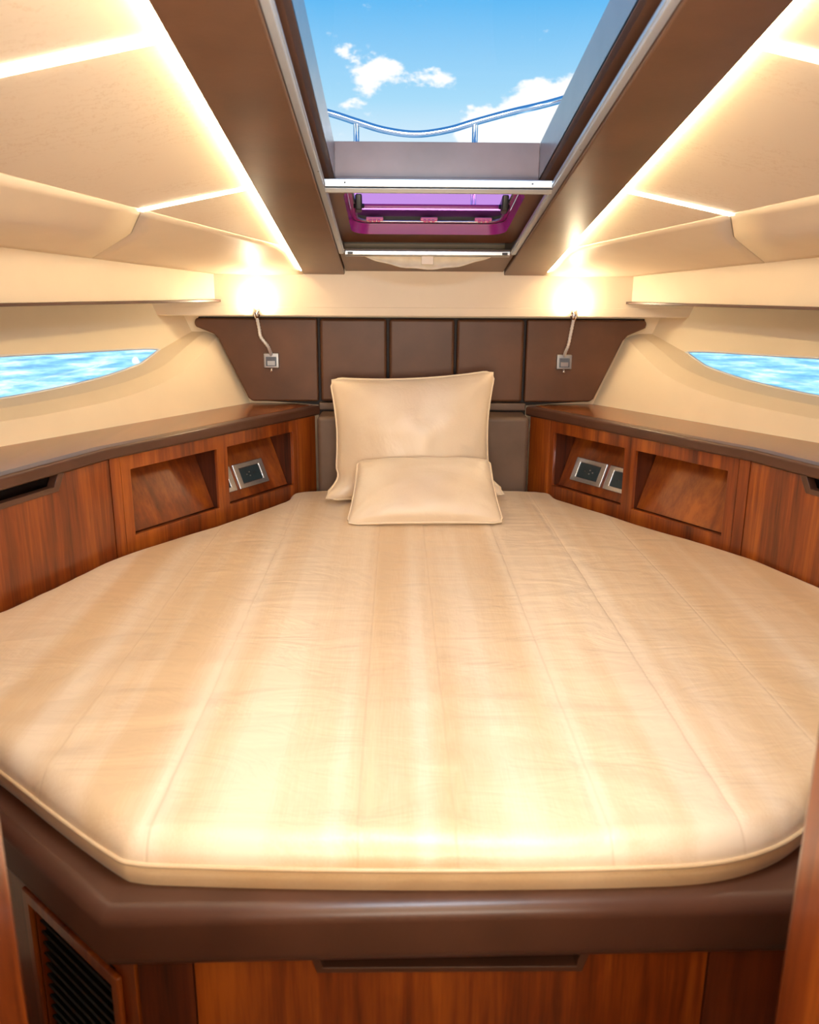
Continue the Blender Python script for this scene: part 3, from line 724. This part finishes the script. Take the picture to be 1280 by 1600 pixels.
dp = [fr(s, z) for s, z in ((.0745, .05), (.753, .05), (.753, .63), (.62, .63), (.60, .628), (.584, .579), (.238, .579), (.222, .628), (.2, .63), (.0745, .63))]
dr = prism('drawer_front', dp, e, M['cherry'], bb, bevel=.001)
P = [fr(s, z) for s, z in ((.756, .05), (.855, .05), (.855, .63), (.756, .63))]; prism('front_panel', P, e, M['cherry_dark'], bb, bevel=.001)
o_ = [(.602, .63), (.586, .578), (.236, .578), (.22, .63)]; i_ = [(.588, .63), (.578, .586), (.244, .586), (.234, .63)]
V = []; Fc = []
for (s, z), (s2, z2_) in zip(o_, i_): V += [fr(s, z, -.004), fr(s2, z2_, -.004), fr(s, z, .016), fr(s2, z2_, .017)]
for k in range(3):
    q = 4 * k; r = q + 4; Fc += [(q, q + 1, r + 1, r), (q + 1, q + 3, r + 3, r + 1), (q, r, r + 2, q + 2), (q + 2, r + 2, r + 3, q + 3)]
Fc += [(0, 2, 3, 1), (12, 13, 15, 14)]
mesh('handle_trim', V, Fc, M['leather'], dr, bevel=.001)
V = [fr(s, z, d) for d in (.016, .06) for s, z in ((.23, .57), (.59, .57), (.59, .63), (.23, .63))]
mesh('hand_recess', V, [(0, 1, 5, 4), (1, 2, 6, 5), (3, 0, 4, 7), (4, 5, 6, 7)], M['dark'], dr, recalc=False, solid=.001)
# chamfer sides
for sx in (-1, 1):
    a, b = (sx * .437, .911), (sx * 1.045, 1.443)
    def cs(s, z, d=0):
        A_, B_ = Vector((*a, 0)), Vector((*b, 0)); t = (B_ - A_).normalized(); nn = Vector((-t.y * sx, t.x * sx, 0)); p = A_ + t * s + nn * d
        return Vector((p.x, p.y, z))
    if sx < 0:
        cellplate('chamfer_panel', cs, [0, .052, .288, .80], [.05, .22, .545, .63], [(1, 1)], .014, M['cherry'], bb, bevel=.0015)
        gr = empty('vent_grille', cs(.17, .38), label='black slatted air vent with wooden frame in the left bed base side', cat='vent')
        cellplate('frame', lambda s, z, d: cs(s, z, d - .009), [.032, .052, .288, .308], [.20, .222, .522, .545], [(1, 1)], .009, M['cherry'], gr, bevel=.003)
        nl = 15
        for k in range(nl):
            z = .228 + k * (.288 / (nl - 1))
            P = [cs(.054, z, .020), cs(.054, z + .011, .004), cs(.054, z + .0135, .006), cs(.054, z + .0025, .022)]
            t = cs(.286, 0) - cs(.054, 0)
            prism('louvre', P, t, M['grille'], gr)
        prism('vent_back', [cs(.052, .22, .03), cs(.288, .22, .03), cs(.288, .523, .03), cs(.052, .523, .03)], cs(0, 0, .004) - cs(0, 0, 0), M['dark'], gr)
    else:
        prism('chamfer_panel', [cs(0, .05), cs(.80, .05), cs(.80, .63), cs(0, .63)], cs(0, 0, .014) - cs(0, 0, 0), M['cherry'], bb, bevel=.001)
# slatted platform under the mattress
P = [(-.37, 2.81), (-.80, 2.06), (-.93, 1.68), (-1.02, 1.44), (-.40, .94), (.40, .94), (1.0, 1.44), (.93, 1.68), (.80, 2.06), (.37, 2.81)]
prism('platform', [(x, y, .66) for x, y in P], (0, 0, .036), M['cherry_dark'], bb)

# ------------------------------------------------------------------ mattress
OUT = [(-.366, 2.805), (-.468, 2.645), (-.61, 2.39), (-.812, 2.08), (-.89, 1.86), (-.955, 1.68), (-1.02, 1.49), (-.985, 1.39),
       (-.86, 1.265), (-.70, 1.135), (-.56, 1.015), (-.46, .935), (-.425, .918), (-.36, .912), (-.2, .905), (0, .902), (.2, .905), (.32, .914), (.41, .944), (.49, 1.00), (.60, 1.105),
       (.72, 1.20), (.90, 1.345), (.995, 1.42), (1.03, 1.50), (.975, 1.68), (.915, 1.86), (.83, 2.09), (.665, 2.34), (.468, 2.66), (.36, 2.805)]
OUT = [Vector((x, y, 0)) for x, y in OUT]
dense = []
sp_ = smooth_path(OUT, 8, closed=True)
for i, p in enumerate(sp_):
    q = p.copy()
    if q.y > 1.5 and q.y < 2.78:                                        # gathered cloth edge along the cabinets
        wv = .006 * noise.noise(Vector((q.y * 9, q.x * 2, 3))) + .003 * noise.noise(Vector((q.y * 26, 1, 3)))
        q.x += (wv - .002) * (1 if q.x > 0 else -1)
    dense.append(q)
def edge_x(y, side):
    xs = []
    n = len(dense)
    for i in range(n):
        a, b = dense[i], dense[(i + 1) % n]
        if (a.y - y) * (b.y - y) <= 0 and a.y != b.y:
            xs.append(a.x + (b.x - a.x) * (y - a.y) / (b.y - a.y))
    return (min(xs), max(xs)) if xs else None
def dist_edge(x, y):
    best = 9
    n = len(dense)
    for i in range(0, n):
        a, b = dense[i], dense[(i + 1) % n]
        dx, dy = b.x - a.x, b.y - a.y; l2 = dx * dx + dy * dy
        if l2 == 0: continue
        t = max(0, min(1, ((x - a.x) * dx + (y - a.y) * dy) / l2))
        d = (x - a.x - t * dx) ** 2 + (y - a.y - t * dy) ** 2
        if d < best: best = d
    return math.sqrt(best)
import numpy as np
SEAMS = [-.41, -.14, -.012, .188, .365]
ymin = min(p.y for p in dense) + .0005; ymax = max(p.y for p in dense) - .0005
NYm, NXm = 300, 240
D0 = np.array([(p.x, p.y) for p in dense]); D1 = np.roll(D0, -1, 0); dd = D1 - D0; l2 = (dd ** 2).sum(1) + 1e-12
V = []
def topsurf(x, y, d):
    r = .038 if y < 1.3 else (.018 if y > 1.55 else .038 - .08 * (y - 1.3))
    rz = .036
    z = .772
    if d < r: z -= rz * (1 - math.sqrt(max(0, 1 - (1 - d / r) ** 2)))
    k = min(1, d / .05)
    front = max(0, min(1, (1.6 - y) / .6))
    z += k * (.0035 * noise.noise(Vector((x * 3.1, y * 2.2, 1.3))) + .0020 * noise.noise(Vector((x * 6 + y * 3, y * 6, 4.1))))
    # soft pulls that run towards the front corners, and puckers between the seams
    dg = y if x < 0 else -y
    w1 = noise.noise(Vector((x * 2.5 + dg * 4, (y + abs(x) * .6) * 11, 8.0)))
    w3 = noise.noise(Vector((x * 6, (y - abs(x) * .35) * 15 + 1.5 * noise.noise(Vector((x * 4, y * 4, 0))), 2.0)))
    env = max(0, noise.noise(Vector((x * 3.3, y * 3.3, 20))) + .25)
    z += k * (.35 + front) * (.0030 * w1 + .0045 * env * w3)
    for s in SEAMS:
        q = abs(x - s - .008 * math.sin(y * 3 + s * 9))
        if q < .012: z -= .0022 * (1 - q / .012) ** 1.5 * k
        if q < .05: z += .0012 * math.sin(y * 70 + s * 40 + 4 * noise.noise(Vector((y * 5, s, 0)))) * (1 - q / .05) * k * .5
    return z
for j in range(NYm + 1):
    tj = j / NYm; y = ymin + (ymax - ymin) * (tj ** 1.6)
    lo, hi = edge_x(y, 0)
    xs = np.array([lo + (hi - lo) * .5 * (1 - math.cos(math.pi * i / NXm)) * .35 + (hi - lo) * (i / NXm) * .65 for i in range(NXm + 1)])
    P_ = np.stack([xs, np.full_like(xs, y)], 1)[:, None, :]
    t = np.clip(((P_ - D0[None]) * dd[None]).sum(2) / l2[None], 0, 1)
    ds = np.sqrt((((P_ - D0[None]) - t[..., None] * dd[None]) ** 2).sum(2)).min(1)
    for x, d in zip(xs, ds): V.append((x, y, topsurf(x, y, d) if 0 < j < NYm else .728))
F = [(j * (NXm + 1) + i, j * (NXm + 1) + i + 1, (j + 1) * (NXm + 1) + i + 1, (j + 1) * (NXm + 1) + i) for j in range(NYm) for i in range(NXm)]
mt = empty('mattress', (0, 1.8, .70), label='champagne satin covered mattress filling the V-shaped berth', cat='mattress')
mesh('cover', V, F, M['bed'], mt, smooth=True, recalc=False)
ZP = .736
n = len(dense)
def inset(k, z):
    out = []
    for i, p in enumerate(dense):
        t = (dense[(i + 1) % n] - dense[i - 1]).normalized(); nn = Vector((t.y, -t.x, 0))
        out.append(Vector((p.x, p.y, 0)) + nn * k + Vector((0, 0, z)))
    return out
# outline runs counter-clockwise? choose outward sign
ar = sum(dense[i].x * dense[(i + 1) % n].y - dense[(i + 1) % n].x * dense[i].y for i in range(n)); so2 = 1 if ar > 0 else -1
rings = [inset(0, ZP), inset(so2 * .003, ZP - .008), inset(so2 * .001, ZP - .022), inset(-so2 * .006, .6985)]
V = [p for r in rings for p in r]; F = []
for k in range(3):
    for i in range(n): F.append((k * n + i, k * n + (i + 1) % n, (k + 1) * n + (i + 1) % n, (k + 1) * n + i))
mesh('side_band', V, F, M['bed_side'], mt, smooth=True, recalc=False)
tube('piping', inset(so2 * .0015, ZP - .001), .0032, M['bed_side'], mt, n=8, closed=True)

# ------------------------------------------------------------------ pillows
def pillow(name, w_, h_, T, origin, ux, uy, warp, label, mat, seed=0, pinch=.05, grp='pillows at the bed head'):
    ux, uy = Vector(ux).normalized(), Vector(uy).normalized(); uz = ux.cross(uy).normalized()
    NU, NV = 56, 44
    o = Vector(origin); root = empty(name, o - uy * h_ * .98, label=label, cat='pillow')
    def outline(u, v):
        x = u * w_ * (1 - pinch * (1 - v * v) * abs(u)); y = v * h_ * (1 - pinch * 1.2 * (1 - u * u) * abs(v)); rc = max(0, abs(u) - .85) / .15 * max(0, abs(v) - .85) / .15; x *= 1 - .022 * rc; y *= 1 - .028 * rc; return x, y
    def pt(u, v, s):
        x, y = outline(u, v); e_ = max(0, (1 - u * u)) ** .46 * max(0, (1 - v * v)) ** .46
        th = T * e_
        rad = math.hypot(1 - abs(u), 1 - abs(v))
        wr = .006 * noise.noise(Vector((u * 3 + seed, v * 3, s * 2))) * e_ ** .5 + .0035 * noise.noise(Vector((math.atan2(1 - abs(v) + .01, 1 - abs(u) + .01) * 7, rad * 1.5, seed + (u > 0) * 5 + (v > 0) * 9))) * min(1, e_ * 6) * max(0, 1 - rad)
        x, y, z = warp(x, y, s * (th + (wr if e_ > 0 else 0)), u, v)
        return o + ux * x + uy * y + uz * z
    for s, nm in ((1, 'front_cover'), (-1, 'back_cover')):
        V = [pt(-1 + 2 * i / NU, -1 + 2 * j / NV, s) for j in range(NV + 1) for i in range(NU + 1)]
        F = [(j * (NU + 1) + i, j * (NU + 1) + i + 1, (j + 1) * (NU + 1) + i + 1, (j + 1) * (NU + 1) + i) for j in range(NV) for i in range(NU)]
        if s < 0: F = [f[::-1] for f in F]
        mesh(nm, V, F, mat, root, smooth=True, recalc=False)
    loop = [(-1 + 2 * i / 40, -1) for i in range(40)] + [(1, -1 + 2 * i / 30) for i in range(30)] + [(1 - 2 * i / 40, 1) for i in range(40)] + [(-1, 1 - 2 * i / 30) for i in range(30)]
    pp = []
    for (u, v) in loop:
        cr_ = .030 if min(w_, h_) > .15 else .02
        if abs(u) > .93 and abs(v) > .9: u *= .985; v *= .985
        pp.append(pt(u, v, 0))
    tube('piping', pp, .0036, M['pipe'], root, n=8, closed=True)
    return root
def warp1(x, y, z, u, v):
    # bottom corners flop forwards and outwards on the bed
    if -.86 < v < -.45: x *= 1 - .045 * math.sin((v + .86) / .41 * math.pi)
    if v < -.55:
        k = (-.55 - v) / .45; c_ = max(0, (abs(u) - .62) / .38)
        x += (.040 if u > 0 else .022) * k * c_ * (1 if u > 0 else -1); z += .085 * k * k * c_; y += .012 * k * c_
    # right side stands a little higher
    y += .010 * u * (1 if v > 0 else .4) ; 
    if v > .2: x *= 1 + .035 * (v - .2)
    return x, y, z
pillow('pillow', .262, .205, .095, (-.040, 2.690, .977), (1, 0, .012), (0, .16, 1), warp1, 'large champagne satin pillow standing upright against the headboard', M['pillow'], 3, .065)
def warp2(x, y, z, u, v):
    x *= 1 - .055 * v
    return x, y, z
pillow('pillow', .220, .130, .066, (-.006, 2.465, .852), (1, 0, .01), (0, .80, .55), warp2, 'small champagne satin cushion leaning in front of the large pillow', M['pillow'], 11, .03)
